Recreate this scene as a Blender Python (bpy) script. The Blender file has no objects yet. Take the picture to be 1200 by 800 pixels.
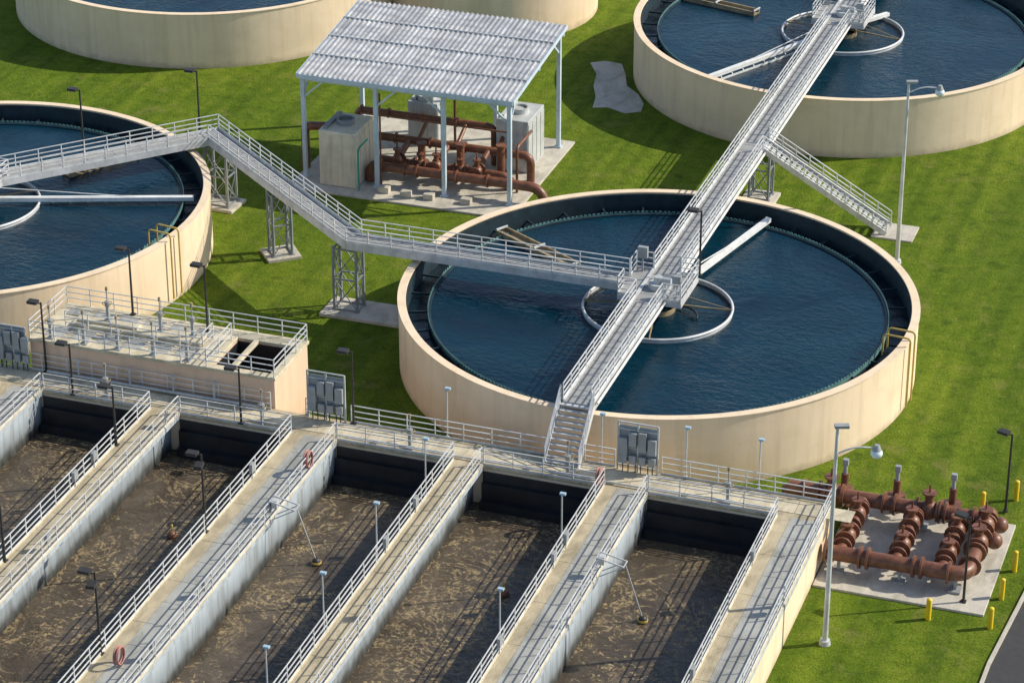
import bpy, math, random
from mathutils import Vector, Matrix
random.seed(7)
D=bpy.data; COL=bpy.context.scene.collection
# ------------------------------------------------------------------ materials
def ramp(nt,fac,stops):
    r=nt.nodes.new('ShaderNodeValToRGB'); e=r.color_ramp.elements
    while len(e)<len(stops): e.new(0.5)
    for i,(p,c) in enumerate(stops):
        e[i].position=p; e[i].color=(c[0],c[1],c[2],1) if not isinstance(c,(int,float)) else (c,c,c,1)
    nt.links.new(fac,r.inputs[0]); return r.outputs[0]
def mixc(nt,fac,a,b,mode='MIX'):
    m=nt.nodes.new('ShaderNodeMix'); m.data_type='RGBA'; m.blend_type=mode
    L=nt.links
    for s,v in ((m.inputs[0],fac),(m.inputs[6],a),(m.inputs[7],b)):
        if hasattr(v,'links'): L.new(v,s)
        elif isinstance(v,(int,float)): s.default_value=v
        else: s.default_value=(v[0],v[1],v[2],1)
    return m.outputs[2]
def math_(nt,op,a,b=0.0,c=None):
    m=nt.nodes.new('ShaderNodeMath'); m.operation=op
    for i,v in enumerate((a,b) if c is None else (a,b,c)):
        if hasattr(v,'links'): nt.links.new(v,m.inputs[i])
        else: m.inputs[i].default_value=v
    return m.outputs[0]
def noise(nt,vec,scale,detail=4,rough=.55,dist=0):
    n=nt.nodes.new('ShaderNodeTexNoise'); n.inputs['Scale'].default_value=scale
    n.inputs['Detail'].default_value=detail; n.inputs['Roughness'].default_value=rough
    n.inputs['Distortion'].default_value=dist
    nt.links.new(vec,n.inputs['Vector']); return n.outputs['Fac']
def pos(nt,sc=(1,1,1),rot=0,loc=(0,0,0)):
    g=nt.nodes.new('ShaderNodeNewGeometry'); m=nt.nodes.new('ShaderNodeMapping')
    m.inputs['Scale'].default_value=sc; m.inputs['Rotation'].default_value=(0,0,rot); m.inputs['Location'].default_value=loc
    nt.links.new(g.outputs['Position'],m.inputs['Vector']); return m.outputs['Vector']
def base(name):
    m=D.materials.new(name); m.use_nodes=True; nt=m.node_tree
    return m,nt,nt.nodes['Principled BSDF']
def bump(nt,b,h,strength=.3,dist=.02):
    n=nt.nodes.new('ShaderNodeBump'); n.inputs['Strength'].default_value=strength; n.inputs['Distance'].default_value=dist
    nt.links.new(h,n.inputs['Height']); nt.links.new(n.outputs[0],b.inputs['Normal'])
def mat(name,col,rough=.6,metal=0.0,var=.25,scale=1.2,streak=0.0,bmp=.2,fine=0.0,stain=0.0):
    m,nt,b=base(name)
    v=pos(nt)
    n=noise(nt,v,scale,6,.6)
    lo=[c*(1-var) for c in col]; hi=[min(1,c*(1+var*.6)) for c in col]
    c=ramp(nt,n,[(.3,lo),(.7,hi)])
    if streak>0:
        s=noise(nt,pos(nt,(3,3,.25)),1.3,5,.6)
        c=mixc(nt,math_(nt,'MULTIPLY',ramp(nt,s,[(.5,0),(.75,1)]),streak),c,[x*.45 for x in col])
    if fine>0:
        s2=noise(nt,v,14,3,.6)
        c=mixc(nt,fine,c,ramp(nt,s2,[(.3,[x*.6 for x in col]),(.7,[min(1,x*1.25) for x in col])]))
    if stain>0:
        s3=noise(nt,pos(nt,(1,.45,1),.3),.9,7,.7,.6)
        c=mixc(nt,math_(nt,'MULTIPLY',ramp(nt,s3,[(.46,0),(.64,1)]),stain),c,[col[0]*.38,col[1]*.38,col[2]*.36])
    nt.links.new(c,b.inputs['Base Color'])
    b.inputs['Roughness'].default_value=rough; b.inputs['Metallic'].default_value=metal
    if bmp>0: bump(nt,b,noise(nt,v,9,4),bmp,.02)
    return m
def m_grass():
    m,nt,b=base('grass')
    v=pos(nt)
    a=noise(nt,v,.10,5,.65,.5); f=noise(nt,v,.9,8,.8,.3); g=noise(nt,v,8,5,.75)
    st=noise(nt,pos(nt,(.75,.02,1),math.radians(24)),1.0,3,.5,.1)
    c=ramp(nt,a,[(.28,(.080,.145,.010)),(.5,(.135,.210,.014)),(.72,(.20,.262,.024))])
    c=mixc(nt,.6,c,ramp(nt,f,[(.32,(.036,.075,.008)),(.5,(.14,.212,.016)),(.70,(.26,.285,.045))]))
    c=mixc(nt,.8,c,ramp(nt,g,[(.34,(.4,.45,.4)),(.66,(1.5,1.45,1.4))]),'MULTIPLY')
    c=mixc(nt,.6,c,ramp(nt,st,[(.36,(.56,.64,.6)),(.64,(1.25,1.18,1.2))]),'MULTIPLY')
    bare=ramp(nt,noise(nt,pos(nt,(1,1,1),0,(31,7,0)),.4,8,.72,.6),[(.56,0),(.68,1)])
    c=mixc(nt,math_(nt,'MULTIPLY',bare,.6),c,(.25,.23,.07))
    dk=ramp(nt,noise(nt,pos(nt,(1,1,1),0,(3,17,0)),.7,7,.7,.4),[(.56,0),(.68,1)])
    c=mixc(nt,math_(nt,'MULTIPLY',dk,.55),c,(.040,.085,.012))
    nt.links.new(c,b.inputs['Base Color']); b.inputs['Roughness'].default_value=.9
    b.inputs['Specular IOR Level'].default_value=.1
    h=math_(nt,'ADD',math_(nt,'MULTIPLY',f,1.5),g)
    bump(nt,b,h,.9,.16); return m
def m_wall(name='beige_painted_concrete',c0=(.79,.62,.43),c1=(.87,.70,.51),k=1.0):
    m,nt,b=base(name)
    v=pos(nt)
    c=ramp(nt,noise(nt,v,.35,5,.6),[(.3,c0),(.7,c1)])
    s=noise(nt,pos(nt,(1.6,1.6,.10)),1.0,6,.65)
    c=mixc(nt,math_(nt,'MULTIPLY',ramp(nt,s,[(.48,0),(.76,1)]),.40),c,(.45,.34,.22))
    s=noise(nt,pos(nt,(.3,.3,.5),0,(9,4,2)),1.0,6,.7,.5)
    c=mixc(nt,math_(nt,'MULTIPLY',ramp(nt,s,[(.48,0),(.66,1)]),.25),c,(.58,.46,.31))
    g=nt.nodes.new('ShaderNodeSeparateXYZ'); nt.links.new(v,g.inputs[0])
    nz=noise(nt,v,1.5,5,.6)
    low=ramp(nt,math_(nt,'ADD',g.outputs[2],math_(nt,'MULTIPLY',nz,.9)),[(.35,1),(.95,0)])
    c=mixc(nt,math_(nt,'MULTIPLY',low,.5),c,(.24,.18,.10))
    nt.links.new(c,b.inputs['Base Color']); b.inputs['Roughness'].default_value=.75
    bump(nt,b,noise(nt,v,5,5),.25,.02); return m
def m_water(name,deep,shallow,rough=.03,scale=1.5,bs=.65):
    m,nt,b=base(name)
    v=pos(nt)
    c=ramp(nt,noise(nt,v,.14,6,.62,.9),[(.3,deep),(.7,shallow)])
    nt.links.new(c,b.inputs['Base Color'])
    nt.links.new(ramp(nt,noise(nt,v,.22,4,.6,1),[(.4,rough),(.65,rough+.08)]),b.inputs['Roughness'])
    b.inputs['IOR'].default_value=1.33
    amp=ramp(nt,noise(nt,v,.12,4,.6,.8),[(.38,.30),(.62,1.2)])
    h=math_(nt,'ADD',noise(nt,pos(nt,(1,1.8,1),.5),scale,4,.55,.4),math_(nt,'MULTIPLY',noise(nt,pos(nt,(1,1.5,1),-.3),scale*3.2,3),.45))
    bump(nt,b,math_(nt,'MULTIPLY',h,amp),bs,.10); return m
def m_sludge():
    m,nt,b=base('mixed_liquor_water')
    v=pos(nt)
    big=noise(nt,v,.16,3,.5,.8)
    c=ramp(nt,noise(nt,pos(nt,(1,.6,1)),.22,6,.6,1.6),[(.3,(.050,.040,.030)),(.5,(.078,.062,.046)),(.7,(.125,.102,.078))])
    w=noise(nt,v,.30,6,.60,2.4)
    vein=ramp(nt,math_(nt,'ABSOLUTE',math_(nt,'SUBTRACT',w,.5)),[(.0,1),(.012,.8),(.028,0)])
    w2=noise(nt,pos(nt,(1,1,1),0,(40,3,0)),.55,6,.6,2.0)
    vein2=ramp(nt,math_(nt,'ABSOLUTE',math_(nt,'SUBTRACT',w2,.51)),[(.0,1),(.010,.6),(.024,0)])
    fl=noise(nt,v,2.3,2,.5,1.1)
    fleck=math_(nt,'MULTIPLY',ramp(nt,fl,[(.60,0),(.64,1)]),ramp(nt,big,[(.47,0),(.54,1)]))
    m1=math_(nt,'MULTIPLY',vein,ramp(nt,noise(nt,v,.20,3),[(.44,.0),(.54,1)]))
    m2=math_(nt,'MULTIPLY',vein2,ramp(nt,noise(nt,v,.3,3,.5,.5),[(.48,0),(.58,1)]))
    br=ramp(nt,noise(nt,v,5.0,4,.65),[(.42,.15),(.54,1)])
    f=math_(nt,'MULTIPLY',math_(nt,'MAXIMUM',math_(nt,'MAXIMUM',m1,m2),fleck),br)
    c=mixc(nt,math_(nt,'MULTIPLY',f,.8),c,ramp(nt,noise(nt,v,6,4),[(.3,(.27,.20,.10)),(.7,(.50,.39,.22))]))
    nt.links.new(c,b.inputs['Base Color'])
    rr=ramp(nt,f,[(0,.07),(.5,.7)]); nt.links.new(rr,b.inputs['Roughness']); b.inputs['IOR'].default_value=1.36
    h=math_(nt,'ADD',noise(nt,pos(nt,(1,1.3,1),.4),1.0,4,.55,.8),math_(nt,'MULTIPLY',noise(nt,v,3.2,3,.5,.4),.30))
    bump(nt,b,h,.75,.16); return m
def m_basinwall():
    m,nt,b=base('basin_wall_concrete')
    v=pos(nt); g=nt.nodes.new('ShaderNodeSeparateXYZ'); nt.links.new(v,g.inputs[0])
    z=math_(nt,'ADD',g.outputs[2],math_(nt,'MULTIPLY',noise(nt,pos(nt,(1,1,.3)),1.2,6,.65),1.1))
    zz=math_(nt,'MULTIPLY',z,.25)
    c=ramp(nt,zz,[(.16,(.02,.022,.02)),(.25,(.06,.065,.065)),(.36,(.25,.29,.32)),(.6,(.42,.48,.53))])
    s=noise(nt,pos(nt,(2.2,2.2,.12)),1.0,6,.65)
    c=mixc(nt,math_(nt,'MULTIPLY',ramp(nt,s,[(.47,0),(.68,1)]),.6),c,(.12,.12,.11))
    nt.links.new(c,b.inputs['Base Color']); b.inputs['Roughness'].default_value=.7
    bump(nt,b,noise(nt,v,5,5),.25,.02); return m
def m_roof():
    m,nt,b=base('corrugated_roof_metal')
    c=ramp(nt,noise(nt,pos(nt,(.5,1.6,1)),1.1,5,.6),[(.3,(.38,.40,.43)),(.5,(.54,.55,.57)),(.75,(.72,.72,.71))])
    g=ramp(nt,noise(nt,pos(nt,(2.5,.12,1)),1,5,.7),[(.35,.55),(.62,1.08)])
    c=mixc(nt,.75,c,g,'MULTIPLY')
    p=ramp(nt,noise(nt,pos(nt,(.3,3.0,1)),.8,4,.6),[(.35,.75),(.6,1.1)])
    c=mixc(nt,.6,c,p,'MULTIPLY')
    nt.links.new(c,b.inputs['Base Color']); b.inputs['Roughness'].default_value=.5; b.inputs['Metallic'].default_value=.2
    bump(nt,b,noise(nt,pos(nt),4,4),.3,.02); return m
def m_grating(name,col):
    m,nt,b=base(name)
    v=pos(nt)
    c=ramp(nt,noise(nt,v,18,2,.5),[(.35,[x*.65 for x in col]),(.65,[x*1.15 for x in col])])
    c=mixc(nt,.5,c,ramp(nt,noise(nt,v,.8,4),[(.3,[x*.7 for x in col]),(.7,col)]))
    nt.links.new(c,b.inputs['Base Color']); b.inputs['Roughness'].default_value=.6; b.inputs['Metallic'].default_value=.3
    bump(nt,b,noise(nt,v,16,2),.3,.02); return m
M={}
M['grass']=m_grass(); M['wall']=m_wall(); M['pinkwall']=m_wall('pinkish_painted_concrete',(.72,.49,.34),(.82,.58,.42)); M['basinwall']=m_basinwall(); M['roof']=m_roof()
M['water']=m_water('clarifier_water',(.001,.014,.028),(.0015,.030,.054))
M['waterdk']=m_water('launder_water',(.003,.012,.020),(.005,.018,.028))
M['sludge']=m_sludge()
M['liner']=mat('dark_inner_wall',(.012,.032,.046),.6,var=.5,streak=.4)  # dark blue-grey tone with streaks, for inner lining and launder wall
M['black']=mat('stain_and_shade_black',(.014,.018,.024),.45,var=.6,scale=.8,streak=.4)  # near-black: stain colour with shade painted into it
M['weir']=mat('weir_plate',(.12,.26,.26),.5,var=.4)
M['alu']=mat('galvanised_rail',(.66,.67,.67),.45,.15,var=.25,bmp=0)
M['girder']=mat('aluminium_girder',(.62,.63,.64),.5,.15,var=.25,streak=.35)
M['grate']=m_grating('deck_grating',(.42,.42,.41))
M['conc']=mat('tan_deck_concrete',(.48,.41,.28),.85,var=.3,scale=.9,fine=.4,bmp=.3,stain=.6)
M['concg']=mat('grey_concrete',(.40,.40,.37),.85,var=.3,scale=.7,fine=.35,bmp=.3,stain=.55)
M['concl']=mat('pale_concrete',(.56,.52,.44),.85,var=.25,scale=.7,fine=.3,bmp=.3,stain=.5)
M['coping']=mat('light_coping',(.62,.55,.40),.8,var=.25,scale=1.5,stain=.5)
M['white']=mat('white_paint',(.76,.77,.76),.5,var=.12,streak=.3)
M['whiteblue']=mat('pale_steel_column',(.52,.62,.70),.5,var=.15,streak=.2)
M['dark']=mat('black_paint',(.035,.033,.032),.5,var=.3,bmp=0)
M['grey']=mat('grey_enclosure',(.33,.35,.36),.5,.1,var=.2,streak=.3)
M['tower']=mat('grey_steel',(.26,.29,.31),.5,.2,var=.25)
M['lgrey']=mat('light_grey_enclosure',(.52,.54,.54),.5,.1,var=.2,streak=.45)
M['cream']=mat('cream_enclosure',(.72,.66,.54),.55,var=.15,streak=.45)
M['rust']=mat('brown_pipe_paint',(.215,.088,.050),.42,var=.45,scale=2.5,streak=.5,stain=.3)
M['yellow']=mat('yellow_paint',(.80,.55,.02),.5,var=.15,streak=.3)
M['yel2']=mat('yellow_pipe',(.58,.42,.11),.5,var=.2)
M['asph']=mat('asphalt',(.05,.05,.052),.9,var=.3,scale=2,fine=.5)
M['hose']=mat('red_hose',(.42,.20,.17),.6,var=.2)
M['blue']=mat('pale_blue_lamp',(.36,.50,.60),.4,var=.1)
M['teal']=mat('teal_pipe',(.05,.32,.24),.5,var=.2)
M['trough']=mat('scum_trough',(.34,.27,.16),.7,var=.5,scale=1.5,streak=.4)
gm,nt,b=base('lamp_globe'); b.inputs['Base Color'].default_value=(.7,.8,.85,1); b.inputs['Roughness'].default_value=.12; M['globe']=gm
# ------------------------------------------------------------------ mesh builder
class MB:
    def __init__(s): s.v=[]; s.f=[]; s.sm=[]
    def add(s,vs,fs,sm=False):
        o=len(s.v); s.v+= [tuple(x) for x in vs]
        for f in fs: s.f.append(tuple(i+o for i in f)); s.sm.append(sm)
    def bx(s,x0,x1,y0,y1,z0,z1):
        vs=[(x,y,z) for z in (z0,z1) for y in (y0,y1) for x in (x0,x1)]
        s.add(vs,[(0,2,3,1),(4,5,7,6),(0,1,5,4),(2,6,7,3),(0,4,6,2),(1,3,7,5)])
    def box(s,c,d,a=0.0):
        ca,sa=math.cos(a),math.sin(a); vs=[]
        for z in (-.5,.5):
            for y in (-.5,.5):
                for x in (-.5,.5):
                    X=x*d[0];Y=y*d[1]; vs.append((c[0]+X*ca-Y*sa,c[1]+X*sa+Y*ca,c[2]+z*d[2]))
        s.add(vs,[(0,2,3,1),(4,5,7,6),(0,1,5,4),(2,6,7,3),(0,4,6,2),(1,3,7,5)])
    def beam(s,a,b,w,h=None):
        h=h or w; a=Vector(a); b=Vector(b); d=(b-a)
        if d.length<1e-5: return
        d.normalize(); up=Vector((0,0,1)) if abs(d.z)<.98 else Vector((0,1,0))
        r=d.cross(up).normalized(); u=r.cross(d)
        vs=[p+r*(i*w/2)+u*(j*h/2) for p in (a,b) for j in (-1,1) for i in (-1,1)]
        s.add(vs,[(0,1,3,2),(4,6,7,5),(0,4,5,1),(2,3,7,6),(0,2,6,4),(1,5,7,3)])
    def cyl(s,a,b,r,r2=None,n=12,cap=True):
        r2=r if r2 is None else r2
        a=Vector(a); b=Vector(b); d=(b-a).normalized(); up=Vector((0,0,1)) if abs(d.z)<.9 else Vector((1,0,0))
        x=d.cross(up).normalized(); y=d.cross(x); vs=[]
        for p,rr in ((a,r),(b,r2)):
            for i in range(n):
                t=2*math.pi*i/n; vs.append(p+x*math.cos(t)*rr+y*math.sin(t)*rr)
        s.add(vs,[(i,(i+1)%n,n+(i+1)%n,n+i) for i in range(n)],True)
        if cap: s.add(vs,[tuple(range(n-1,-1,-1)),tuple(range(n,2*n))])
    def tube(s,pts,r,n=10,bend=None,closed=False):
        P=[Vector(p) for p in pts]
        if bend:
            Q=[P[0]]
            for i in range(1,len(P)-1):
                a=(P[i-1]-P[i]);b=(P[i+1]-P[i]);k=min(bend,a.length*.49,b.length*.49)
                A=P[i]+a.normalized()*k;B=P[i]+b.normalized()*k
                for j in range(6):
                    t=j/5; Q.append(A*(1-t)**2+P[i]*2*t*(1-t)+B*t*t)
            Q.append(P[-1]); P=Q
        N=len(P); vs=[]; prev=None
        for i,p in enumerate(P):
            if closed: d=(P[(i+1)%N]-P[i-1]).normalized()
            else: d=(P[min(i+1,N-1)]-P[max(i-1,0)]).normalized()
            if prev is None:
                up=Vector((0,0,1)) if abs(d.z)<.9 else Vector((1,0,0)); x=d.cross(up).normalized()
            else:
                x=(prev-d*prev.dot(d)).normalized()
            prev=x; y=d.cross(x)
            for k in range(n):
                t=2*math.pi*k/n; vs.append(p+x*math.cos(t)*r+y*math.sin(t)*r)
        fs=[]
        for i in range(N if closed else N-1):
            j=(i+1)%N
            for k in range(n): fs.append((i*n+k,i*n+(k+1)%n,j*n+(k+1)%n,j*n+k))
        s.add(vs,fs,True)
        if not closed: s.add([v for v in vs[:n]],[tuple(range(n-1,-1,-1))]); s.add([v for v in vs[-n:]],[tuple(range(n))])
    def ring(s,c,r0,r1,z0,z1,n=160):
        vs=[]
        for i in range(n):
            t=2*math.pi*i/n; ct,st=math.cos(t),math.sin(t)
            for r,z in ((r0,z0),(r1,z0),(r1,z1),(r0,z1)): vs.append((c[0]+r*ct,c[1]+r*st,z))
        sides=[];tops=[]
        for i in range(n):
            j=(i+1)%n; a=i*4;b=j*4
            sides+=[(a+1,b+1,b+2,a+2),(a+3,b+3,b,a)]; tops+=[(a+2,b+2,b+3,a+3),(a,b,b+1,a+1)]
        s.add(vs,sides,True); s.add(vs,tops)
    def disc(s,c,r,z,n=128,r0=0):
        if r0:
            vs=[(c[0]+q*math.cos(2*math.pi*i/n),c[1]+q*math.sin(2*math.pi*i/n),z) for i in range(n) for q in (r0,r)]
            s.add(vs,[(2*i,2*i+1,2*((i+1)%n)+1,2*((i+1)%n)) for i in range(n)])
        else:
            s.add([(c[0]+r*math.cos(2*math.pi*i/n),c[1]+r*math.sin(2*math.pi*i/n),z) for i in range(n)],[tuple(range(n))])
    def ball(s,c,r,n=12,m=8,sz=1.0):
        vs=[]
        for j in range(m+1):
            ph=math.pi*j/m
            for i in range(n):
                t=2*math.pi*i/n; vs.append((c[0]+r*math.sin(ph)*math.cos(t),c[1]+r*math.sin(ph)*math.sin(t),c[2]+r*sz*math.cos(ph)))
        s.add(vs,[(j*n+i,(j+1)*n+i,(j+1)*n+(i+1)%n,j*n+(i+1)%n) for j in range(m) for i in range(n)],True)
    def build(s,name,m,parent=None,bevel=0):
        me=D.meshes.new(name); me.from_pydata(s.v,[],s.f); me.validate(clean_customdata=False)
        if len(me.polygons)==len(s.sm): me.polygons.foreach_set('use_smooth',s.sm)
        me.materials.append(M[m]); me.update()
        o=D.objects.new(name,me); COL.objects.link(o)
        if parent:
            o.parent=parent; o.matrix_parent_inverse=Matrix.Translation(parent.location).inverted()
        if bevel:
            bv=o.modifiers.new('bevel','BEVEL'); bv.width=bevel; bv.segments=2; bv.limit_method='ANGLE'
        return o
def E(name,loc=(0,0,0)):
    o=D.objects.new(name,None); o.location=loc; o.empty_display_size=.5; COL.objects.link(o); return o
def rail(mb,pts,h=1.07,sp=1.5,t=.05,toe=True,n=3):
    for a,b in zip(pts[:-1],pts[1:]):
        a=Vector(a);b=Vector(b);L=(b-a).length
        if L<.05: continue
        for i in range(n):
            z=h*(1-i/ n*.98); mb.beam(a+Vector((0,0,z)),b+Vector((0,0,z)),t)
        if toe: mb.beam(a+Vector((0,0,.07)),b+Vector((0,0,.07)),.02,.12)
        k=max(1,round(L/sp))
        for i in range(k+1):
            p=a.lerp(b,i/k); mb.beam(p,p+Vector((random.uniform(-.012,.012),random.uniform(-.012,.012),h)),t*1.1)
def offs(pts,d):
    out=[]
    for i,p in enumerate(pts):
        p=Vector(p); ns=[]
        if i>0: e=(p-Vector(pts[i-1])); ns.append(Vector((-e.y,e.x,0)).normalized())
        if i<len(pts)-1: e=(Vector(pts[i+1])-p); ns.append(Vector((-e.y,e.x,0)).normalized())
        if len(ns)==2:
            m=(ns[0]+ns[1]).normalized(); out.append(p+m*(d/m.dot(ns[0])))
        else: out.append(p+ns[0]*d)
    return out
def stair(parent,top,bot,w,n,nm='stair'):
    top=Vector(top);bot=Vector(bot); st=MB();rl=MB(); d=bot-top; side=Vector((-d.y,d.x,0)).normalized()
    for sgn in (-1,1):
        o=side*(w/2*sgn); st.beam(top+o,bot+o,.08,.36)
        rl_a=top+o;rl_b=bot+o
        for hh in (1.0,.66,.36): rl.beam(rl_a+Vector((0,0,hh)),rl_b+Vector((0,0,hh)),.055)
        k=max(2,round(d.length/1.1))
        for i in range(k+1):
            p=rl_a.lerp(rl_b,i/k); rl.beam(p,p+Vector((0,0,1.0)),.06)
    ang=math.atan2(d.y,d.x)
    for i in range(n):
        p=top.lerp(bot,(i+.5)/n); st.box((p.x,p.y,p.z+.02),(.27,w-.1,.05),ang)
    st.build(nm+'_treads','girder',parent); rl.build(nm+'_handrail','alu',parent)
def tower(x,y,z,a=0,sx=1.3,sy=1.0,slab=None):
    e=E('walkway_support_tower',(x,y,0)); mb=MB(); ca,sa=math.cos(a),math.sin(a)
    def q(i,j,zz,k=1): X=i*sx/2*k;Y=j*sy/2*k; return (x+X*ca-Y*sa,y+X*sa+Y*ca,zz)
    cs=[(-1,-1),(1,-1),(1,1),(-1,1)]
    for c in cs: mb.beam(q(*c,.1),q(*c,z-.12),.15)
    zs=[.25,z*.5,z-.3]
    for i in range(4):
        c=cs[i];d=cs[(i+1)%4]
        for zz in zs: mb.beam(q(*c,zz),q(*d,zz),.09)
        for z0,z1 in zip(zs[:-1],zs[1:]):
            mb.beam(q(*c,z0),q(*d,z1),.05); mb.beam(q(*d,z0),q(*c,z1),.05)
    for c in cs: mb.box(q(*c,.2),(.3,.3,.1),a)
    mb.build('tower_frame','tower',e)
    sl=MB(); s_=slab or (sx+1.0,sy+.9,0,0); sl.box((x+s_[2],y+s_[3],.09),(s_[0],s_[1],.22),a); sl.build('footing','concl',e,.03)
# ------------------------------------------------------------------ ground
mb=MB(); mb.bx(-900,900,-900,900,-.5,0); mb.build('ground_grass','grass')
mb=MB(); mb.add([(24.1,-70,.006),(60,-70,.006),(60,-12,.006),(26.4,-12,.006),(25.4,-18,.006),(24.75,-26,.006)],[(0,1,2,3,4,5)]); mb.build('road','asph')
mb=MB(); kp=[(24.0,-70,.06),(24.65,-26,.06),(25.3,-18,.06),(26.3,-12,.06),(60,-11.9,.06)]
for a,b_ in zip(kp[:-1],kp[1:]): mb.beam(a,b_,.18,.14)
mb.build('road_kerb','concl')
# ------------------------------------------------------------------ clarifiers
def clarifier(c,sk,tr):
    e=E('clarifier_tank',(c[0],c[1],0)); cx,cy=c
    mb=MB(); mb.ring(c,14.86,15.24,0,4.2,200); mb.build('tank_wall','wall',e)
    mb=MB(); mb.ring(c,14.80,15.0,4.2,4.23,200); mb.ring(c,14.82,15.3,4.203,4.26,200); mb.build('wall_coping','wall',e)
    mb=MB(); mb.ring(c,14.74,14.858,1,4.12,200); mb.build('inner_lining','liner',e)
    mb=MB(); mb.disc(c,14.74,2.95,160,13.5); mb.build('launder_channel_water','waterdk',e)
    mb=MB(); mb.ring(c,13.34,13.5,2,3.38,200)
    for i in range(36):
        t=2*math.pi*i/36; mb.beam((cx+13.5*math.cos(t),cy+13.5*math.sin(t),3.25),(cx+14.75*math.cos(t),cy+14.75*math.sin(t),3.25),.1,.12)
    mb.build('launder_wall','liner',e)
    mb=MB(); n=300
    mb.ring(c,13.50,13.53,3.2,3.42,200)
    for i in range(n):
        t=2*math.pi*i/n; mb.box((cx+13.515*math.cos(t),cy+13.515*math.sin(t),3.47),(.035,.17,.10),t)
    mb.build('v_notch_weir','weir',e)
    mb=MB(); mb.disc(c,13.34,3.3,160); mb.build('water_surface','water',e)
    mb=MB(); mb.ring(c,4.38,4.44,2.9,3.45,96)
    mb.tube([(cx+4.41*math.cos(2*math.pi*i/80),cy+4.41*math.sin(2*math.pi*i/80),3.52) for i in range(80)],.085,8,closed=True)
    mb.build('feedwell_baffle_ring','alu',e)
    mb=MB(); rr=2.6; ang0=sk-2.2
    mb.tube([(cx+1.0*math.cos(ang0)+rr*.75*math.cos(t),cy+1.0*math.sin(ang0)+rr*.5*math.sin(t),3.45+.12*math.sin(2*t)) for t in [k*math.pi/14 for k in range(20)]],.06,6)
    mb.build('scum_hose_loop','dark',e)
    mb=MB(); mb.cyl((cx,cy,2),(cx,cy,4.7),.34,n=20); mb.ring(c,1.0,1.06,3.0,3.6,40)
    for k in range(4):
        t=sk+.4+k*math.pi/2; mb.beam((cx+.4*math.cos(t),cy+.4*math.sin(t),3.75),(cx+4.4*math.cos(t),cy+4.4*math.sin(t),3.55),.07,.09)
        mb.beam((cx+.4*math.cos(t),cy+.4*math.sin(t),4.6),(cx+4.4*math.cos(t),cy+4.4*math.sin(t),3.6),.04)
    mb.build('centre_column_and_struts','trough',e)
    mb=MB()
    for a,r1 in ((sk,14.2),(sk+math.pi,5.0)):
        ct,st=math.cos(a),math.sin(a); mb.beam((cx+1.3*ct,cy+1.3*st,3.75),(cx+r1*ct,cy+r1*st,3.62),.36,.26)
        mb.beam((cx+.4*ct,cy+.4*st,4.65),(cx+r1*.75*ct,cy+r1*.75*st,3.75),.05)
    ct,st=math.cos(sk),math.sin(sk)
    for k in range(8):
        r=5.2+k*1.1; mb.beam((cx+r*ct,cy+r*st,3.6),(cx+r*ct-.35*st,cy+r*st+.35*ct,3.3),.05)
    mb.beam((cx+5*ct-.4*st,cy+5*st+.4*ct,3.34),(cx+13.2*ct-.4*st,cy+13.2*st+.4*ct,3.34),.04,.2)
    mb.build('skimmer_arm','white',e)
    mb=MB(); ct,st=math.cos(tr),math.sin(tr)
    for w in (-.38,.38):
        mb.beam((cx+7.2*ct-w*st,cy+7.2*st+w*ct,3.42),(cx+14.1*ct-w*st,cy+14.1*st+w*ct,3.46),.1,.42)
    mb.beam((cx+7.2*ct,cy+7.2*st,3.36),(cx+14.1*ct,cy+14.1*st,3.4),.7,.1)
    mb.build('scum_trough','trough',e)
    mb=MB()
    for r in (7.2,10.5,14.0): mb.beam((cx+r*ct-.45*st,cy+r*st+.45*ct,3.72),(cx+r*ct+.45*st,cy+r*st-.45*ct,3.72),.10)
    mb.build('trough_brackets','alu',e)
    return e
t1=clarifier((0,0),math.radians(77),math.radians(150))
t2=clarifier((0,48),math.radians(-119),math.radians(165))
t3=clarifier((-45.5,0),math.radians(21),math.radians(60))
t4=clarifier((-50.8,48.2),math.radians(40),math.radians(200))
def goose(parent,c,a):
    mb=MB(); ct,st=math.cos(a),math.sin(a)
    for off in (-.45,.45):
        def q(r,z): return (c[0]+r*ct-off*st,c[1]+r*st+off*ct,z)
        mb.tube([q(13.9,3.4),q(13.9,4.75),q(15.5,4.75),q(15.5,.4)],.06,8,.25)
    mb.build('yellow_sample_pipe','yel2',parent)
goose(t1,(0,0),math.radians(-5)); goose(t3,(-45.5,0),math.radians(-8))
e=E('storage_tank',(-29.3,54,0)); mb=MB(); mb.ring((-29.3,54),7.9,8.3,0,5.0,120); mb.ring((-29.3,54),7.85,8.36,5.003,5.15,120); mb.build('tank_wall','wall',e)
mb=MB(); mb.disc((-29.3,54),7.9,4.6,96); mb.build('tank_cover','concg',e)
# ------------------------------------------------------------------ main bridge
Z=4.9
e=E('elevated_walkway',(0,0,0))
dk=MB(); dk.bx(-.72,.72,-15.5,70,Z-.08,Z); dk.build('grating_deck','grate',e)
gd=MB()
for x in (-.78,.78):
    gd.bx(x-.05,x+.05,-15.5,70,Z-.42,Z+.10)
    gd.bx(x-.11,x+.11,-15.5,70,Z-.46,Z-.425)
    gd.bx(x-.11,x+.11,-15.5,70,Z+.103,Z+.13)
y=-15.4
while y<69.5:
    gd.beam((-.75,y,Z-.3),(.75,y,Z-.3),.1,.14); gd.beam((-.75,y,Z-.34),(.75,y+1.8,Z-.34),.06); y+=1.8
gd.build('girders','girder',e)
rl=MB()
for seg in ((-15.5,-1.9),(1.9,46),(50,70)):
    rail(rl,[(-.8,seg[0],Z+.1),(-.8,seg[1],Z+.1)],1.0,1.3,.055)
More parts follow.
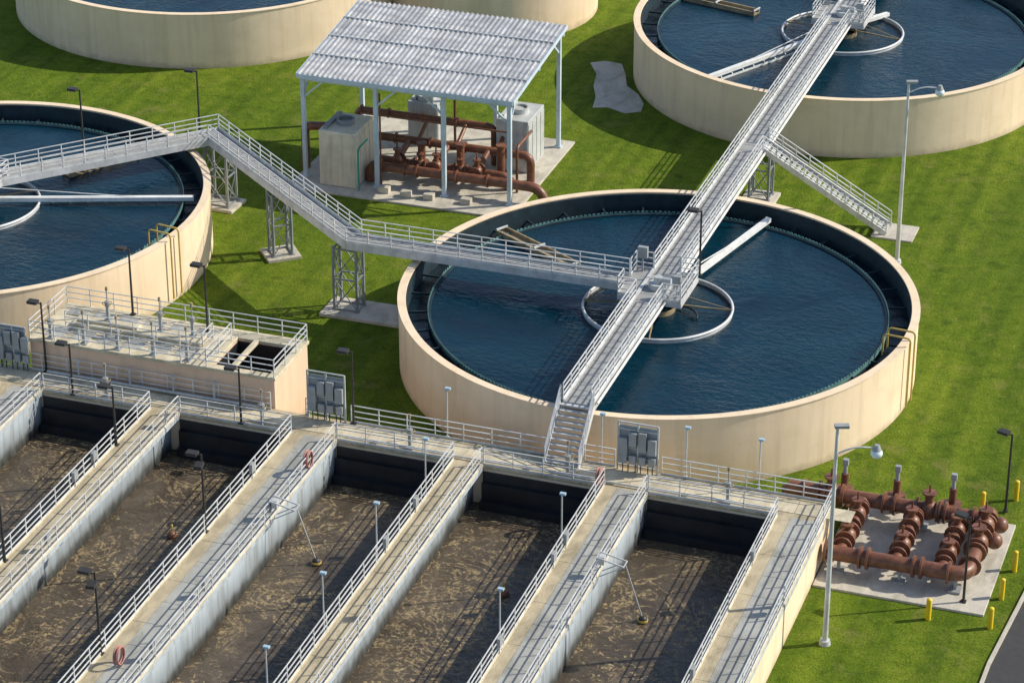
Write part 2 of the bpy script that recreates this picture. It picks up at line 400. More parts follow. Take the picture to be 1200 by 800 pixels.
for seg in ((-15.5,-1.9),(1.9,21.3),(23.1,46),(50,70)):
    rail(rl,[(.8,seg[0],Z+.1),(.8,seg[1],Z+.1)],1.0,1.3,.055)
rl.build('handrails','alu',e)
dp=MB(); y=-14.9
while y<69: dp.bx(-.7,.7,y,y+.035,Z+.001,Z+.012); y+=.9
dp.build('deck_panel_seams','tower',e)
cd=MB(); cd.cyl((.98,-15,Z-.1),(.98,60,Z-.1),.07,n=8); cd.cyl((-.98,-15,Z-.15),(-.98,45,Z-.15),.05,n=8); cd.build('conduits','white',e)
stair(e,(0,-15.5,Z),(0,-18.2,2.45),1.9,11,'lower_stair')
stair(e,(.8,22.2,Z),(9.2,22.2,.15),1.5,24,'side_stair')
sl=MB(); sl.bx(8.3,11.0,21.0,23.4,-.02,.12); sl.build('stair_landing_slab','concl',e,.02)
tower(0,24.6,Z-.3,0,1.3,1.2)
def platform(cx,cy,west_gap):
    e=E('clarifier_drive_platform',(cx,cy,0))
    mb=MB(); mb.bx(cx-1.9,cx-.84,cy-1.9,cy+1.9,Z-.09,Z-.01); mb.bx(cx+.84,cx+1.9,cy-1.9,cy+1.9,Z-.09,Z-.01); mb.build('platform_deck','grate',e)
    mb=MB()
    for x in (-1.9,1.9): mb.beam((cx+x,cy-1.9,Z-.2),(cx+x,cy+1.9,Z-.2),.08,.3)
    for y in (-1.9,1.9):
        for s in (-1,1): mb.beam((cx+s*.9,cy+y,Z-.2),(cx+s*1.9,cy+y,Z-.2),.08,.3)
    mb.build('platform_frame','girder',e)
    r=MB()
    rail(r,[(cx+.85,cy-1.9,Z),(cx+1.9,cy-1.9,Z),(cx+1.9,cy+1.9,Z),(cx+.85,cy+1.9,Z)],1.1)
    rail(r,[(cx-.85,cy-1.9,Z),(cx-1.9,cy-1.9,Z)],1.1); rail(r,[(cx-.85,cy+1.9,Z),(cx-1.9,cy+1.9,Z)],1.1)
    if west_gap:
        rail(r,[(cx-1.9,cy-1.9,Z),(cx-1.9,cy-.75,Z)],1.1); rail(r,[(cx-1.9,cy+1.9,Z),(cx-1.9,cy+.75,Z)],1.1)
    else: rail(r,[(cx-1.9,cy-1.9,Z),(cx-1.9,cy+1.9,Z)],1.1)
    r.build('handrails','alu',e)
    mb=MB(); mb.cyl((cx+.1,cy-.4,Z+.02),(cx+.1,cy-.4,Z+.35),.55,n=20); mb.cyl((cx+.1,cy-.4,Z+.35),(cx+.1,cy-.4,Z+.75),.25,n=14)
    mb.cyl((cx+.1,cy-.4,Z+.55),(cx+.9,cy-.4,Z+.55),.18,n=12); mb.build('drive_gearbox','lgrey',e)
    mb=MB(); mb.box((cx-1.4,cy+1.5,Z+1.25),(.6,.3,.7)); mb.beam((cx-1.4,cy+1.5,Z),(cx-1.4,cy+1.5,Z+.88),.1); mb.box((cx+1.5,cy-1.3,Z+1.1),(.5,.3,.6)); mb.beam((cx+1.5,cy-1.3,Z),(cx+1.5,cy-1.3,Z+.8),.08); mb.build('control_boxes','grey',e,.02)
platform(0,0,True); platform(0,48,False)
e=E('elevated_walkway',(-20,0,0))
path=[(-1.95,0,Z),(-19.2,0,Z),(-34,12.2,Z),(-44.2,1.3,Z),(-50,-4.9,Z)]
A=offs(path,.6);B=offs(path,-.6); dk=MB(); gd=MB(); rl=MB()
for i in range(len(path)-1):
    a0,a1,b0,b1=A[i],A[i+1],B[i],B[i+1]; dz=Vector((0,0,-.08))
    dk.add([a0,a1,b1,b0,a0+dz,a1+dz,b1+dz,b0+dz],[(3,2,1,0),(4,5,6,7),(0,1,5,4),(2,3,7,6),(1,2,6,5),(3,0,4,7)])
A2=offs(path,.68);B2=offs(path,-.68)
for Q in (A2,B2):
    for a,b_ in zip(Q[:-1],Q[1:]): gd.beam(a+Vector((0,0,-.14)),b_+Vector((0,0,-.14)),.1,.46)
    rail(rl,[q+Vector((0,0,.09)) for q in Q],1.0,1.5)
dp=MB()
for a,b_ in zip(path[:-1],path[1:]):
    a=Vector(a);b_=Vector(b_); k=int((b_-a).length/1.8); s=(b_-a).normalized(); s=Vector((-s.y,s.x,0))*.62
    for i in range(1,k):
        p=a.lerp(b_,i/k)+Vector((0,0,-.25)); gd.beam(p-s,p+s,.1,.12)
        p=a.lerp(b_,(i-.3)/k)+Vector((0,0,.005)); dp.beam(p-s*.9,p+s*.9,.04,.014)
dk.build('grating_deck','grate',e); gd.build('girders','girder',e); rl.build('handrails','alu',e); dp.build('deck_panel_seams','tower',e)
tower(-19.7,.2,Z-.32,0,1.5,1.1,(5.3,2.6,1.2,-.1)); tower(-26.8,6.1,Z-.32,math.radians(39),1.2,1.1); tower(-33.6,12.0,Z-.32,math.radians(-3),1.6,1.3)
platform(-45.5,0,False)
# ------------------------------------------------------------------ aeration basins
DZ=2.4; YB=-80; HF=-19.4; HB=-17.2
mb=MB(); mb.bx(-41,14.0,YB,HF+.2,.02,.06); mb.build('aeration_basin_water','sludge')
WS=[(-40.7,.9),(-31.75,1.4),(-22.8,.95),(-13.85,1.4),(-4.9,.9),(3.95,1.25),(13.4,1.3)]
def bwalk(x,hw):
    e=E('basin_walkway',(x,-30,0))
    tw=hw-.12
    mb=MB()
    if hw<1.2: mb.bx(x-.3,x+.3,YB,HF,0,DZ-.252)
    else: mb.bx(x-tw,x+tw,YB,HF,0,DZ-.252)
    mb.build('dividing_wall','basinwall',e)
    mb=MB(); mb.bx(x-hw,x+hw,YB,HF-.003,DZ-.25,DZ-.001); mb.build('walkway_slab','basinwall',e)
    a,b2=MB(),MB()
    y=HF-.01
    xm=x-hw+.16+(hw*.5 if hw>1.2 else 2*hw-.32)
    while y>YB+4:
        a.bx(x-hw+.16,xm,y-3.97,y,DZ-.05,DZ+.02)
        if hw>1.2: b2.bx(xm+.02,x+hw-.16,y-1.97,y,DZ-.05,DZ+.025); b2.bx(xm+.02,x+hw-.16,y-3.97,y-2,DZ-.05,DZ+.025)
        y-=4.0
    a.build('walkway_deck','conc',e)
    if hw>1.2: b2.build('walkway_channel_covers','concg',e)
    mb=MB()
    for s in (-1,1): mb.bx(x+s*(hw-.08)-.07,x+s*(hw-.08)+.07,YB,HF-.01,DZ,DZ+.06)
    mb.build('kerbs','coping',e)
    r=MB()
    for s in (-1,1): rail(r,[(x+s*(hw-.08),HF,DZ+.05),(x+s*(hw-.08),YB+20,DZ+.05)],1.07,1.6,.048)
    r.build('handrails','alu',e)
    bxs=MB()
    for yy in (-25.5,-28.6,-35.5,-42.3):
        yy+=random.uniform(-1,1); s=random.choice((-1,1)); bxs.box((x+s*(hw-.16),yy,DZ+.75),(.18,.42,.5)); bxs.beam((x+s*(hw-.14),yy,DZ+.05),(x+s*(hw-.14),yy,DZ+.5),.04)
    bxs.build('rail_junction_boxes','grey',e)
for w in WS: bwalk(*w)
mb=MB(); mb.bx(14.1,14.69,YB,HF,0,2.14); mb.build('basin_outer_wall','wall')
e=E('basin_head_walkway',(-10,-18.3,0))
mb=MB(); mb.bx(-42,14.7,HF+.003,HB,0,DZ-.16); mb.build('head_wall','wall',e)
mb=MB(); mb.bx(-42,14.7,HF-.06,HB+.05,DZ-.157,DZ); mb.build('head_deck','conc',e,.02)
mb=MB()
for x in range(-41,15,3): mb.bx(x,x+2.96,HF+.5,HB-.5,DZ+.001,DZ+.03)
mb.build('deck_panels','coping',e)
mb=MB()
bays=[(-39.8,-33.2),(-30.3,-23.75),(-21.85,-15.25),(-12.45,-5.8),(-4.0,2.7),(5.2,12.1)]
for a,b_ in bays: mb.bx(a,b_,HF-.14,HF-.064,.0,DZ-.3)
mb.build('stain_and_shade_end_wall','black',e)  # basin end faces; their black holds stain plus painted shade
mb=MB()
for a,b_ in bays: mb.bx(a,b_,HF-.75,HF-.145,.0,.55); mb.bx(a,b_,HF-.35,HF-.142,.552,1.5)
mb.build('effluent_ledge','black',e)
r=MB()
for a,b_ in bays: rail(r,[(a,HF+.05,DZ),(b_,HF+.05,DZ)],1.07,1.6,.048)
for a,b_ in ((-15.2,-15.05),(-12.5,-1.0),(1.0,2.7),(5.3,14.6)): rail(r,[(a,HB-.02,DZ),(b_,HB-.02,DZ)],1.07,1.6,.048)
rail(r,[(14.62,HB,DZ),(14.62,HF,DZ)],1.07,1.6,.048)
rail(r,[(-33,HB-.1,DZ),(-17.3,HB-.1,DZ)],1.07,1.6,.048)
r.build('handrails','alu',e)
mb=MB(); mb.tube([(-31,HB-.35,DZ+.2),(-17.5,HB-.35,DZ+.2)],.09,8); mb.tube([(-12.2,HF+.3,DZ+.12),(12,HF+.3,DZ+.12)],.05,6)
for x in (-29,-25.8,-23.1,-20.6): mb.tube([(x,HB-.35,DZ+.2),(x,HB-.35,DZ+1.2),(x,HB-.05,DZ+1.2)],.06,6,.15)
mb.build('service_pipes','lgrey',e)
# ------------------------------------------------------------------ splitter box
BZ=4.35
e=E('flow_splitter_structure',(-25,-15,0))
x0,x1,y0,y1=-32.2,-17.1,-17.1,-12.4; xo=-21.0
mb=MB(); mb.bx(x0,xo,y0,y1,0,BZ-.2); mb.bx(xo+.003,x1,y0,y0+.35,0,BZ-.2); mb.bx(xo+.003,x1,y1-.8,y1,0,BZ-.2); mb.bx(x1-.35,x1,y0+.353,y1-.803,0,BZ-.2)
mb.build('box_walls','pinkwall',e)
mb=MB(); mb.bx(xo+.004,x1-.353,y1-.86,y1-.803,1.5,BZ-.25); mb.bx(xo+.004,xo+.06,y0+.36,y1-.87,1.5,BZ-.25); mb.bx(x1-.41,x1-.353,y0+.36,y1-.87,1.5,BZ-.25); mb.build('chamber_shade_lining','black',e)  # added black sheets: shade inside the open chamber, painted as colour
mb=MB(); mb.bx(x0-.1,xo,y0-.1,y1+.1,BZ-.197,BZ); mb.bx(xo+.003,x1+.1,y0-.1,y0+.4,BZ-.197,BZ); mb.bx(xo+.003,x1+.1,y1-.85,y1+.1,BZ-.197,BZ); mb.bx(x1-.4,x1+.1,y0+.403,y1-.853,BZ-.197,BZ)
mb.bx(xo+1.0,xo+1.3,y0+.403,y1-.853,BZ-.197,BZ)
mb.build('box_top_slab','coping',e,.03)
mb=MB(); mb.bx(xo+.07,x1-.42,y0+.36,y1-.87,1.4,1.8); mb.build('chamber_water','waterdk',e)
mb=MB()
x=-31.6
while x<-22.2:
    mb.bx(x,x+1.2,-16.5,-15.4,BZ+.003,BZ+.05); mb.bx(x,x+1.2,-13.8,-12.9,BZ+.003,BZ+.05); x+=1.62
mb.build('hatch_covers','concg',e,.02)
mb=MB(); mb.bx(-30.5,-22.5,-15.15,-14.15,BZ+.003,BZ+.32); mb.bx(-30.2,-26.5,-14.95,-14.35,BZ+.323,BZ+.45); mb.build('channel_cover_slab','coping',e,.02)
r=MB()
rail(r,[(x0,y0,BZ),(xo-.2,y0,BZ)],1.07,1.5,.048,False); rail(r,[(x0,y1,BZ),(x1,y1,BZ),(x1,y0,BZ),(xo-.2,y0,BZ),(xo-.2,y1-1.3,BZ)],1.07,1.5,.048,False)
rail(r,[(x0,y1,BZ),(x0,y0,BZ)],1.07,1.5,.048,False); rail(r,[(-30.8,-15.35,BZ),(-22.2,-15.35,BZ),(-22.2,-13.95,BZ)],1.07,1.5,.048,False)
r.build('handrails','alu',e)
def gateop(x,y,z,h=1.5):
    e=E('gate_operator',(x,y,z)); mb=MB(); mb.box((x,y,z+.45),(.16,.16,.9)); mb.cyl((x,y,z+.9),(x,y,z+1.2),.16,n=10); mb.cyl((x,y,z+1.2),(x,y,z+h+.4),.035,n=6); mb.box((x,y,z+.03),(.4,.4,.05)); mb.build('pedestal','grey',e)
    mb=MB(); mb.tube([(x+.28*math.cos(t),y+.28*math.sin(t),z+1.08) for t in [k*math.pi/6 for k in range(12)]],.02,5,closed=True); mb.beam((x-.28,y,z+1.08),(x+.28,y,z+1.08),.03); mb.cyl((x,y,z+h+.4),(x,y,z+h+.6),.08,n=8); mb.build('handwheel','trough',e)
for x in (-31.0,-28.9,-26.8,-24.6,-22.5): gateop(x,-16.8,BZ)
for x in (-28.5,-25.2,-23.2): gateop(x,-14.5,BZ+.45 if x<-26.5 else BZ+.32)
for x in (-17.5,-8.8,0.2,9.0,-27): gateop(x+.4,-18.9,DZ)
# ------------------------------------------------------------------ control panel racks
def rack(x,y,z,w=2.2,h=2.9):
    e=E('control_panel_rack',(x,y,z)); mb=MB()
    for s in (-1,0,1): mb.beam((x+s*w/2,y,z),(x+s*w/2,y,z+h),.09)
    for zz in (.3,.85,1.4,1.95,2.5,h): mb.beam((x-w/2,y,z+zz),(x+w/2,y,z+zz),.07)
    mb.build('frame','lgrey',e)
    mb=MB()
    for a,b0,c,d in ((-.78,.5,1.55,1.0),(-.24,.42,2.0,.8),(.3,.42,1.9,1.1),(.83,.44,1.7,.9)):
        mb.box((x+a,y-.17,z+c),(b0,.24,d)); mb.box((x+a,y-.15,z+.78),(b0*.85,.2,.5))
    mb.box((x,y+.06,z+1.6),(w-.1,.03,2.2)); mb.build('enclosures','grey',e,.02)
    mb=MB()
    for a in (-.8,-.5,-.1,.2,.6,.85): mb.cyl((x+a,y-.1,z),(x+a,y-.1,z+.5),.03,n=6)
    mb.build('conduits','dark',e)
rack(-13.9,HB-.15,DZ); rack(4.0,HB-.15,DZ); rack(-33.1,-17.45,DZ,1.6,2.7)
# ------------------------------------------------------------------ lamps
def lamp_black(x,y,z,h=4.5,a=math.pi,double=False):
    e=E('area_light_post',(x,y,z)); mb=MB(); mb.cyl((x,y,z),(x,y,z+h),.075,.055,n=8); mb.box((x,y,z+.04),(.28,.28,.08))
    hs=[(0,0),(math.pi*.55,-.35)] if double else [(0,0)]
    for k,dz in hs:
        ct,st=math.cos(a+k),math.sin(a+k); mb.beam((x,y,z+h-.08+dz),(x+.35*ct,y+.35*st,z+h-.08+dz),.05); mb.box((x+.5*ct,y+.5*st,z+h-.03+dz),(.6,.42,.16),a+k)
    mb.build('pole_and_head','dark',e)
    mb=MB()
    for k,dz in hs:
        ct,st=math.cos(a+k),math.sin(a+k); mb.box((x+.5*ct,y+.5*st,z+h-.125+dz),(.5,.34,.025),a+k)
    mb.build('lens','blue',e)
for x,y,z,h,d in ((-15.2,-30.6,DZ,4.6,True),(-15.2,-42.6,DZ,4.6,True),(-23.6,-36.5,DZ,4.6,False),(-23.6,-23.8,DZ,3.6,False),(-12.3,-17.4,DZ,4.5,False),
    (-18.2,-19.3,DZ,3.4,False),(-28.5,-19.3,DZ,3.2,False),(-27.9,-12.6,BZ,4.2,False),(-22.9,-13.2,BZ,4.2,False),(-31.2,-17.3,DZ,4.4,False),
    (-40.7,6.7,Z,4.4,False),(-35.2,12.6,Z,4.2,False),(1.95,2.0,Z,4.2,False),(22.8,-11.1,0.1,4.7,False),(22.4,-20.9,.12,5.0,False)):
    lamp_black(x,y,z,h,math.pi if x<20 else math.pi*.9,d)
def lamp_small(x,y,z,h=3.3):
    e=E('small_light_post',(x,y,z)); mb=MB(); mb.cyl((x,y,z),(x,y,z+h),.042,n=8); mb.box((x,y,z+.03),(.2,.2,.06)); mb.build('pole','lgrey',e)
    mb=MB(); mb.box((x+.05,y,z+h+.03),(.3,.2,.10)); mb.cyl((x,y,z+h-.12),(x,y,z+h),.06,n=8); mb.build('head','blue',e)
for x,y in ((-5.8,-23.4),(-5.8,-30.4),(-5.8,-37.4),(-5.8,-44.2),(-6.9,-17.1),(1.9,-17.1),(10.6,-17.1),(6.6,-17.1),(2.72,-26.5),(2.72,-36)):
    lamp_small(x,y,DZ,3.4 if y<-18 else 3.0)
def lamp_tall(x,y,h,a,low):
    e=E('tall_street_lamp',(x,y,0)); ct,st=math.cos(a),math.sin(a)
    mb=MB(); mb.cyl((x,y,.1),(x,y,h),.15,.08,n=12); mb.cyl((x,y,0),(x,y,.25),.3,.26,n=12)
    zt=h-low; mb.tube([(x,y,zt-.3),(x+.9*ct,y+.9*st,zt+.1),(x+1.9*ct,y+1.9*st,zt)],.045,8,.5); mb.build('pole','girder',e)
    mb=MB(); mb.ball((x+1.95*ct,y+1.95*st,zt-.28),.3,14,10,.9); mb.build('globe_lens','globe',e)
    mb=MB(); mb.cyl((x+1.95*ct,y+1.95*st,zt-.18),(x+1.95*ct,y+1.95*st,zt+.18),.26,.12,n=14); mb.box((x+.2*ct,y+.2*st,h+.02),(.7,.32,.14),a); mb.build('lamp_housings','grey',e)
lamp_tall(10.7,17.8,12.3,math.radians(20),.4); lamp_tall(16.6,-26.8,12.3,math.radians(20),1.2)
# ------------------------------------------------------------------ shed
e=E('pump_shelter',(-22.5,23,0))
sx0,sx1,sy0,sy1=-30.2,-15.0,17.4,28.7
def rz(y): return 7.75+(y-17.4)/(28.7-17.4)*1.25
mb=MB(); mb.bx(-30.6,-14.6,15.9,29.6,-.02,.14); mb.build('floor_slab','concl',e,.03)
mb=MB()
for x in (-30,-24.8,-20,-15.4):
    for y in (17.9,28.3):
        mb.beam((x,y,.1),(x,y,rz(y)-.28),.27); mb.box((x,y,.2),(.45,.45,.12))
    mb.beam((x,17.5,rz(17.5)-.26),(x,28.6,rz(28.6)-.26),.2,.3)
for y in (17.9,23.1,28.3): mb.beam((-30.15,y,rz(y)-.5),(-15.05,y,rz(y)-.5),.18,.26)
for x in (-30,-15.4):
    mb.beam((x,17.9,rz(17.9)-1.9),(x,19.6,rz(19.6)-.35),.12); mb.beam((x,28.3,rz(28.3)-1.9),(x,26.6,rz(26.6)-.35),.12)
for x,d in ((-30,1),(-24.8,1),(-20,-1),(-15.4,-1)): mb.beam((x,17.9,rz(17.9)-1.9),(x+d*1.5,17.9,rz(17.9)-.55),.12)
mb.build('steel_frame','whiteblue',e)
mb=MB(); th=.06
mb.add([(sx0,sy0,rz(sy0)),(sx1,sy0,rz(sy0)),(sx1,sy1,rz(sy1)),(sx0,sy1,rz(sy1)),(sx0,sy0,rz(sy0)-th),(sx1,sy0,rz(sy0)-th),(sx1,sy1,rz(sy1)-th),(sx0,sy1,rz(sy1)-th)],
 [(0,1,2,3),(7,6,5,4),(0,4,5,1),(1,5,6,2),(2,6,7,3),(3,7,4,0)])
x=sx0+.12
while x<sx1-.05:
    mb.beam((x,sy0-.03,rz(sy0)+.03),(x,sy1+.03,rz(sy1)+.03),.11,.10); x+=.36
mb.build('corrugated_roof','roof',e)
mb=MB()
for y in (20.3,23.1,25.9): mb.beam((sx0,y,rz(y)+.055),(sx1,y,rz(y)+.055),.08,.112)
mb.build('roof_lap_seams','lgrey',e)
mb=MB(); mb.beam((sx0,sy0-.06,rz(sy0)-.12),(sx1,sy0-.06,rz(sy0)-.12),.06,.3); mb.beam((sx1+.04,sy0,rz(sy0)-.1),(sx1+.04,sy1,rz(sy1)-.1),.06,.28); mb.beam((sx0-.04,sy0,rz(sy0)-.1),(sx0-.04,sy1,rz(sy1)-.1),.06,.28); mb.build('fascia','whiteblue',e)
def cabinet(name,x0,x1,y0,y1,h,m,top=None,louv=True):
    e=E(name,((x0+x1)/2,(y0+y1)/2,.14)); mb=MB(); mb.bx(x0,x1,y0,y1,.16,h); mb.build('enclosure',m,e,.05)
    mb=MB(); n=int((x1-x0)/.9)+1; w=(x1-x0)/n
    for i in range(n):
        a=x0+i*w+.06; mb.bx(a,a+w-.12,y0-.03,y0-.003,.4,h-.25)
    n2=int((y1-y0)/.9)+1; w=(y1-y0)/n2
    for i in range(n2):
        a=y0+i*w+.06; mb.bx(x1+.003,x1+.03,a,a+w-.12,.4,h-.25)
    mb.build('doors',m,e,.01)
    mb=MB(); mb.ring(((x0+x1)/2,(y0+y1)/2),.5,.62,h+.002,h+.35,24); mb.disc(((x0+x1)/2,(y0+y1)/2),.5,h+.2,24)
    mb.bx(x0+.2,x0+.5,y0+.3,y1-.3,h+.003,h+.2)
    if louv:
        for i in range(4): mb.bx(x0+.3,x1-.3,y0-.055,y0-.032,h*.62+i*.16,h*.62+i*.16+.05)
    mb.build('vents',top or m,e)
cabinet('blower_enclosure',-28.6,-26.0,17.0,20.4,4.1,'cream','tower',False)
cabinet('generator_enclosure',-18.2,-15.9,23.2,26.6,3.9,'lgrey','lgrey')
cabinet('electrical_cabinet',-25.6,-23.4,25.8,27.4,3.2,'lgrey','lgrey')
def flange(mb,p,ax,r,w=.09):
    d=Vector(ax); mb.cyl(Vector(p)-d*w/2,Vector(p)+d*w/2,r,n=16)
def valve(mb,p,r=.3,ax=(1,0,0),h=.9):
    p=Vector(p); mb.ball(p,r*1.35,12,8); flange(mb,p+Vector(ax)*r*1.5,ax,r*1.55); flange(mb,p-Vector(ax)*r*1.5,ax,r*1.55)
    mb.cyl(p,p+Vector((0,0,h)),r*.55,n=10); mb.cyl(p+Vector((0,0,h)),p+Vector((0,0,h+.1)),r*.95,n=12)
    mb.cyl(p+Vector((0,0,h+.1)),p+Vector((0,0,h+.55)),.06,n=6)
e=E('shelter_pipework',(-22,20,0)); mb=MB()
mb.tube([(-25.6,18.7,.2),(-25.6,18.7,1.3),(-13.6,18.7,1.3),(-12.9,18.7,-.2)],.34,14,.7)
mb.tube([(-25.6,20.3,.2),(-25.6,20.3,1.1),(-16.3,20.3,1.1),(-16.3,20.3,.1)],.26,12,.5)
mb.tube([(-29.5,22.0,.2),(-29.5,22.0,2.0),(-15.3,22.0,2.0),(-15.3,22.0,.1)],.28,12,.6)
mb.tube([(-28.6,24.0,.2),(-28.6,24.0,2.9),(-18.6,24.0,2.9),(-18.6,24.0,.1)],.24,12,.5)
for i,x in enumerate((-24.0,-21.2,-18.3)):
    mb.tube([(x,18.7,1.3),(x,22.0,2.0)],.22,10); valve(mb,(x,19.6,1.45),.30,(0,1,0),.8)
    mb.tube([(x+.6,22.0,2.0),(x+.6,24.0,2.9)],.15,8)
    mb.cyl((x+1.2,21.1,.14),(x+1.2,21.1,.9),.45,n=14); mb.cyl((x+1.2,21.1,.9),(x+1.2,21.1,2.2+.3*i),.27,n=14); mb.cyl((x+1.2,21.1,2.2+.3*i),(x+1.2,21.1,2.35+.3*i),.36,n=14)
for x in (-24.8,-23.1,-22.2,-20.3,-19.4,-17.2,-15.5): flange(mb,(x,18.7,1.3),(1,0,0),.46)
for x in (-27,-25,-22.5,-20,-17): flange(mb,(x,22.0,2.0),(1,0,0),.4); flange(mb,(x-1.3,24.0,2.9),(1,0,0),.36)
valve(mb,(-22.6,20.3,1.1),.28,(1,0,0),.7); valve(mb,(-19.7,20.3,1.1),.28,(1,0,0),.7)
mb.tube([(-30.6,19.4,.1),(-30.6,19.4,3.2),(-28.6,19.4,3.4)],.3,12,.5)
mb.tube([(-15.6,20,.1),(-15.6,20,3.4),(-15.6,23,3.4)],.1,8,.4)
mb.tube([(-26,18.2,5.2),(-15.6,18.2,5.2)],.07,8); mb.tube([(-24.6,18.1,.2),(-24.6,18.1,6.8)],.07,8)
mb.tube([(-22,25.5,.2),(-22,25.5,6.2)],.1,8)
mb.build('pipes_and_pumps','rust',e)
mb=MB(); mb.tube([(-25.7,16.8,.2),(-25.7,16.8,3.2),(-25.0,16.8,4.0)],.07,8,.3); mb.build('teal_riser','teal',e)
mb=MB()
for x,y in ((-24,17.2),(-22.4,17.0),(-20.8,17.1),(-18.2,17.2)): mb.box((x,y,.35),(.7,.5,.4))
mb.build('pump_plinths','concl',e,.03)
# ------------------------------------------------------------------ path
e_pts=[(-18.2,44.5),(-17.2,45.2),(-15.9,45.0),(-15.0,43),(-14.3,41),(-13.0,39.6),(-12.1,38.0),(-11.9,36.6),(-12.9,35.9),(-14.4,36.6),(-15.4,36.2),(-15.8,38.2),(-16.6,40.2),(-17.1,42.5)]
n=len(e_pts); mb=MB(); mb.add([(x,y,.05) for x,y in e_pts]+[(x,y,-.1) for x,y in e_pts],[tuple(range(n-1,-1,-1))]+[(i,(i+1)%n,n+(i+1)%n,n+i) for i in range(n)])
mb.build('concrete_path','concl')
# ------------------------------------------------------------------ valve pad
e=E('valve_station',(19,-17,0))
mb=MB(); mb.bx(14.75,23.6,-21.8,-12.4,-.02,.13); mb.build('concrete_pad','concl',e,.03)
mb=MB(); r=.41; zA=1.25
mb.tube([(11.6,-14.3,zA),(21.9,-14.3,zA)],r,16)
mb.tube([(11.6,-14.3,zA),(11.6,-14.3,.1)],r*.9,14)
mb.tube([(14.9,-20.0,zA-.1),(22.3,-20.0,zA-.1),(22.3,-13.2,zA-.1),(22.3,-13.0,.0)],r,16,.8)
for x in (15.7,18.6,21.0):
    mb.tube([(x,-14.3,zA),(x,-20.0,zA-.1)],r*.8,14)
    valve(mb,(x,-15.9,zA),.36,(0,1,0),.8); valve(mb,(x,-18.2,zA-.05),.36,(0,1,0),.65)
    for y in (-15.0,-17.1,-19.3): flange(mb,(x,y,zA-.04),(0,1,0),.5)
for x in (12.5,13.6,14.6,16.8,17.4,19.7,20.1,21.6): flange(mb,(x,-14.3,zA),(1,0,0),.6,.12)
for x in (15.0,16.8,17.2,19.6,20.0,21.4): flange(mb,(x,-20.0,zA-.1),(1,0,0),.6,.12)
for y in (-19,-17.6,-16,-14.5): flange(mb,(22.3,y,zA-.1),(0,1,0),.6,.12)
valve(mb,(13.9,-14.3,zA),.42,(1,0,0),1.0); valve(mb,(19.2,-14.3,zA),.42,(1,0,0),1.0); valve(mb,(22.3,-16.8,zA),.42,(0,1,0),.9); valve(mb,(22.3,-14.9,zA),.4,(0,1,0),.9)
for x,y in ((14.4,-13.2),(17.2,-13.0),(20.2,-12.9)):
    mb.cyl((x,y,.1),(x,y,1.0),.38,n=14); mb.cyl((x,y,1.0),(x,y,1.12),.5,n=14); mb.cyl((x,y,1.1),(x,y,2.0),.2,n=10)
mb.ball((23,-15.9,1.0),.45); mb.ball((23,-14.2,1.0),.45)
mb.build('brown_pipes','rust',e)
mb=MB()
for x in (16.2,19.4,22.3):
    for y in (-14.3,-20.0): mb.beam((x-.5,y,.1),(x-.5,y,.85),.16); mb.box((x-.5,y,.2),(.6,.7,.12))
for x,y,h in ((17.2,-13.0,2.7),(20.2,-12.9,2.7),(14.4,-13.2,2.7)): mb.cyl((x,y,2.0),(x,y,h),.11,n=8); mb.box((x,y,h),(.3,.25,.35))
mb.build('pipe_supports_and_actuators','grey',e)
def bollard(x,y):
    e=E('yellow_bollard',(x,y,0)); mb=MB(); mb.cyl((x,y,0),(x,y,1.15),.14,n=14); mb.ball((x,y,1.15),.14,14,6,.6); mb.build('post','yellow',e)
for p in ((21.0,-22.9),(24.1,-22.7),(24.15,-19.8),(24.3,-16.9),(21.6,-11.4),(23.1,-9.6)): bollard(*p)
mb=MB(); mb.bx(23.9,28,-8.6,-5.2,-.02,.3); mb.build('equipment_pad','concl',None,.03)
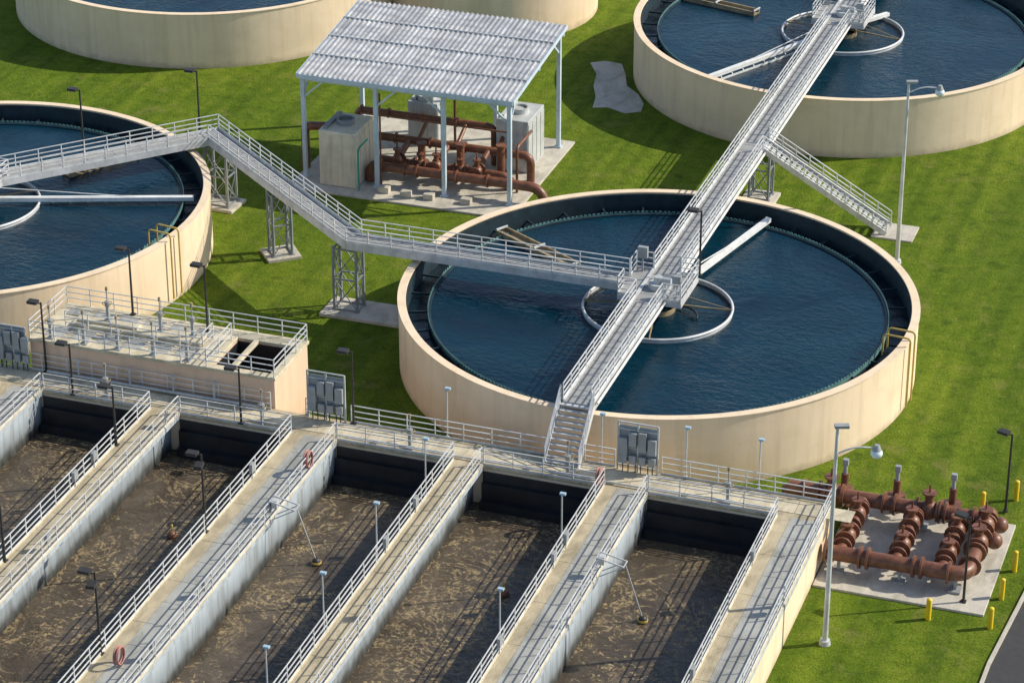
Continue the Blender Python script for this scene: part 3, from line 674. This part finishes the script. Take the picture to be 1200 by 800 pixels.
# ------------------------------------------------------------------ hoses, samplers, floats
def hose(x,y,z):
    e=E('hose_coil',(x,y,z)); mb=MB()
    for k in range(5):
        rr=.42-.03*(k%3); mb.tube([(x+.05*(k-2),y+rr*math.cos(t),z+rr*1.15*math.sin(t)) for t in [i*math.pi/10 for i in range(20)]],.035,6,closed=True)
    mb.tube([(x,y+.3,z-.3),(x-.1,y+.5,z-.75),(x-.5,y+1.0,z-.8),(x-.4,y+1.8,z-.8)],.035,6,.3)
    mb.build('coils','hose',e)
hose(-12.55,-23.2,DZ+.85); hose(2.65,-19.8,DZ+.8); hose(-13.9,-43.2,DZ+.6)
def sampler(x,y):
    e=E('sampling_davit',(x,y,DZ)); mb=MB()
    for yy in (-.3,.3):
        mb.beam((x-.1,y+yy,DZ+1.2),(x+1.3,y+yy,DZ+.9),.06); mb.beam((x,y+yy,DZ+.1),(x+1.3,y+yy,DZ+.9),.05)
    mb.beam((x+1.3,y-.35,DZ+.9),(x+1.3,y+.35,DZ+.9),.06); mb.beam((x+1.3,y,DZ+.9),(x+2.2,y+.1,.35),.05); mb.box((x+.1,y,DZ+.95),(.3,.35,.45))
    mb.build('frame','lgrey',e); mb=MB(); mb.ball((x+2.25,y+.1,.18),.24,12,8); mb.build('sensor_float','dark',e)
    mb=MB(); mb.ring((x+2.25,y+.1),.2,.27,.12,.22,20); mb.build('float_collar','yel2',e)
sampler(-12.4,-28.2); sampler(5.25,-28.0)
for x,y in ((.1,-27.8),(-18.4,-28.1)):
    e=E('float_buoy',(x,y,.06)); mb=MB(); mb.ball((x,y,.16),.26,12,8); mb.build('ball','rust',e); mb=MB(); mb.cyl((x,y,.3),(x,y,.75),.03,n=6); mb.box((x,y,.78),(.12,.12,.1)); mb.build('mast','yel2',e)
# ------------------------------------------------------------------ camera, sun, sky
cam=D.cameras.new('camera'); co=D.objects.new('camera',cam); COL.objects.link(co)
co.location=(40.28,-143.3,76.9); co.rotation_euler=(math.radians(63),0,math.radians(19)); cam.lens=99; cam.clip_start=1; cam.clip_end=3000
bpy.context.scene.camera=co
el=math.radians(36); sp,sq=.88,.475; S=Vector((sp*math.cos(el),sq*math.cos(el),math.sin(el)))
L=D.lights.new('sun','SUN'); L.energy=5.0; L.angle=math.radians(.5); L.color=(1,.92,.77); lo=D.objects.new('sun',L); COL.objects.link(lo)
lo.rotation_euler=S.to_track_quat('Z','Y').to_euler()
w=D.worlds.new('World'); bpy.context.scene.world=w; w.use_nodes=True; nt=w.node_tree
sky=nt.nodes.new('ShaderNodeTexSky'); sky.sky_type='NISHITA'; sky.sun_disc=False; sky.sun_elevation=el; sky.sun_rotation=math.atan2(sp,sq)
bg=nt.nodes['Background']; bg.inputs[1].default_value=.15; nt.links.new(sky.outputs[0],bg.inputs[0])
sc=bpy.context.scene; sc.view_settings.view_transform='Standard'; sc.view_settings.look='None'; sc.view_settings.exposure=0
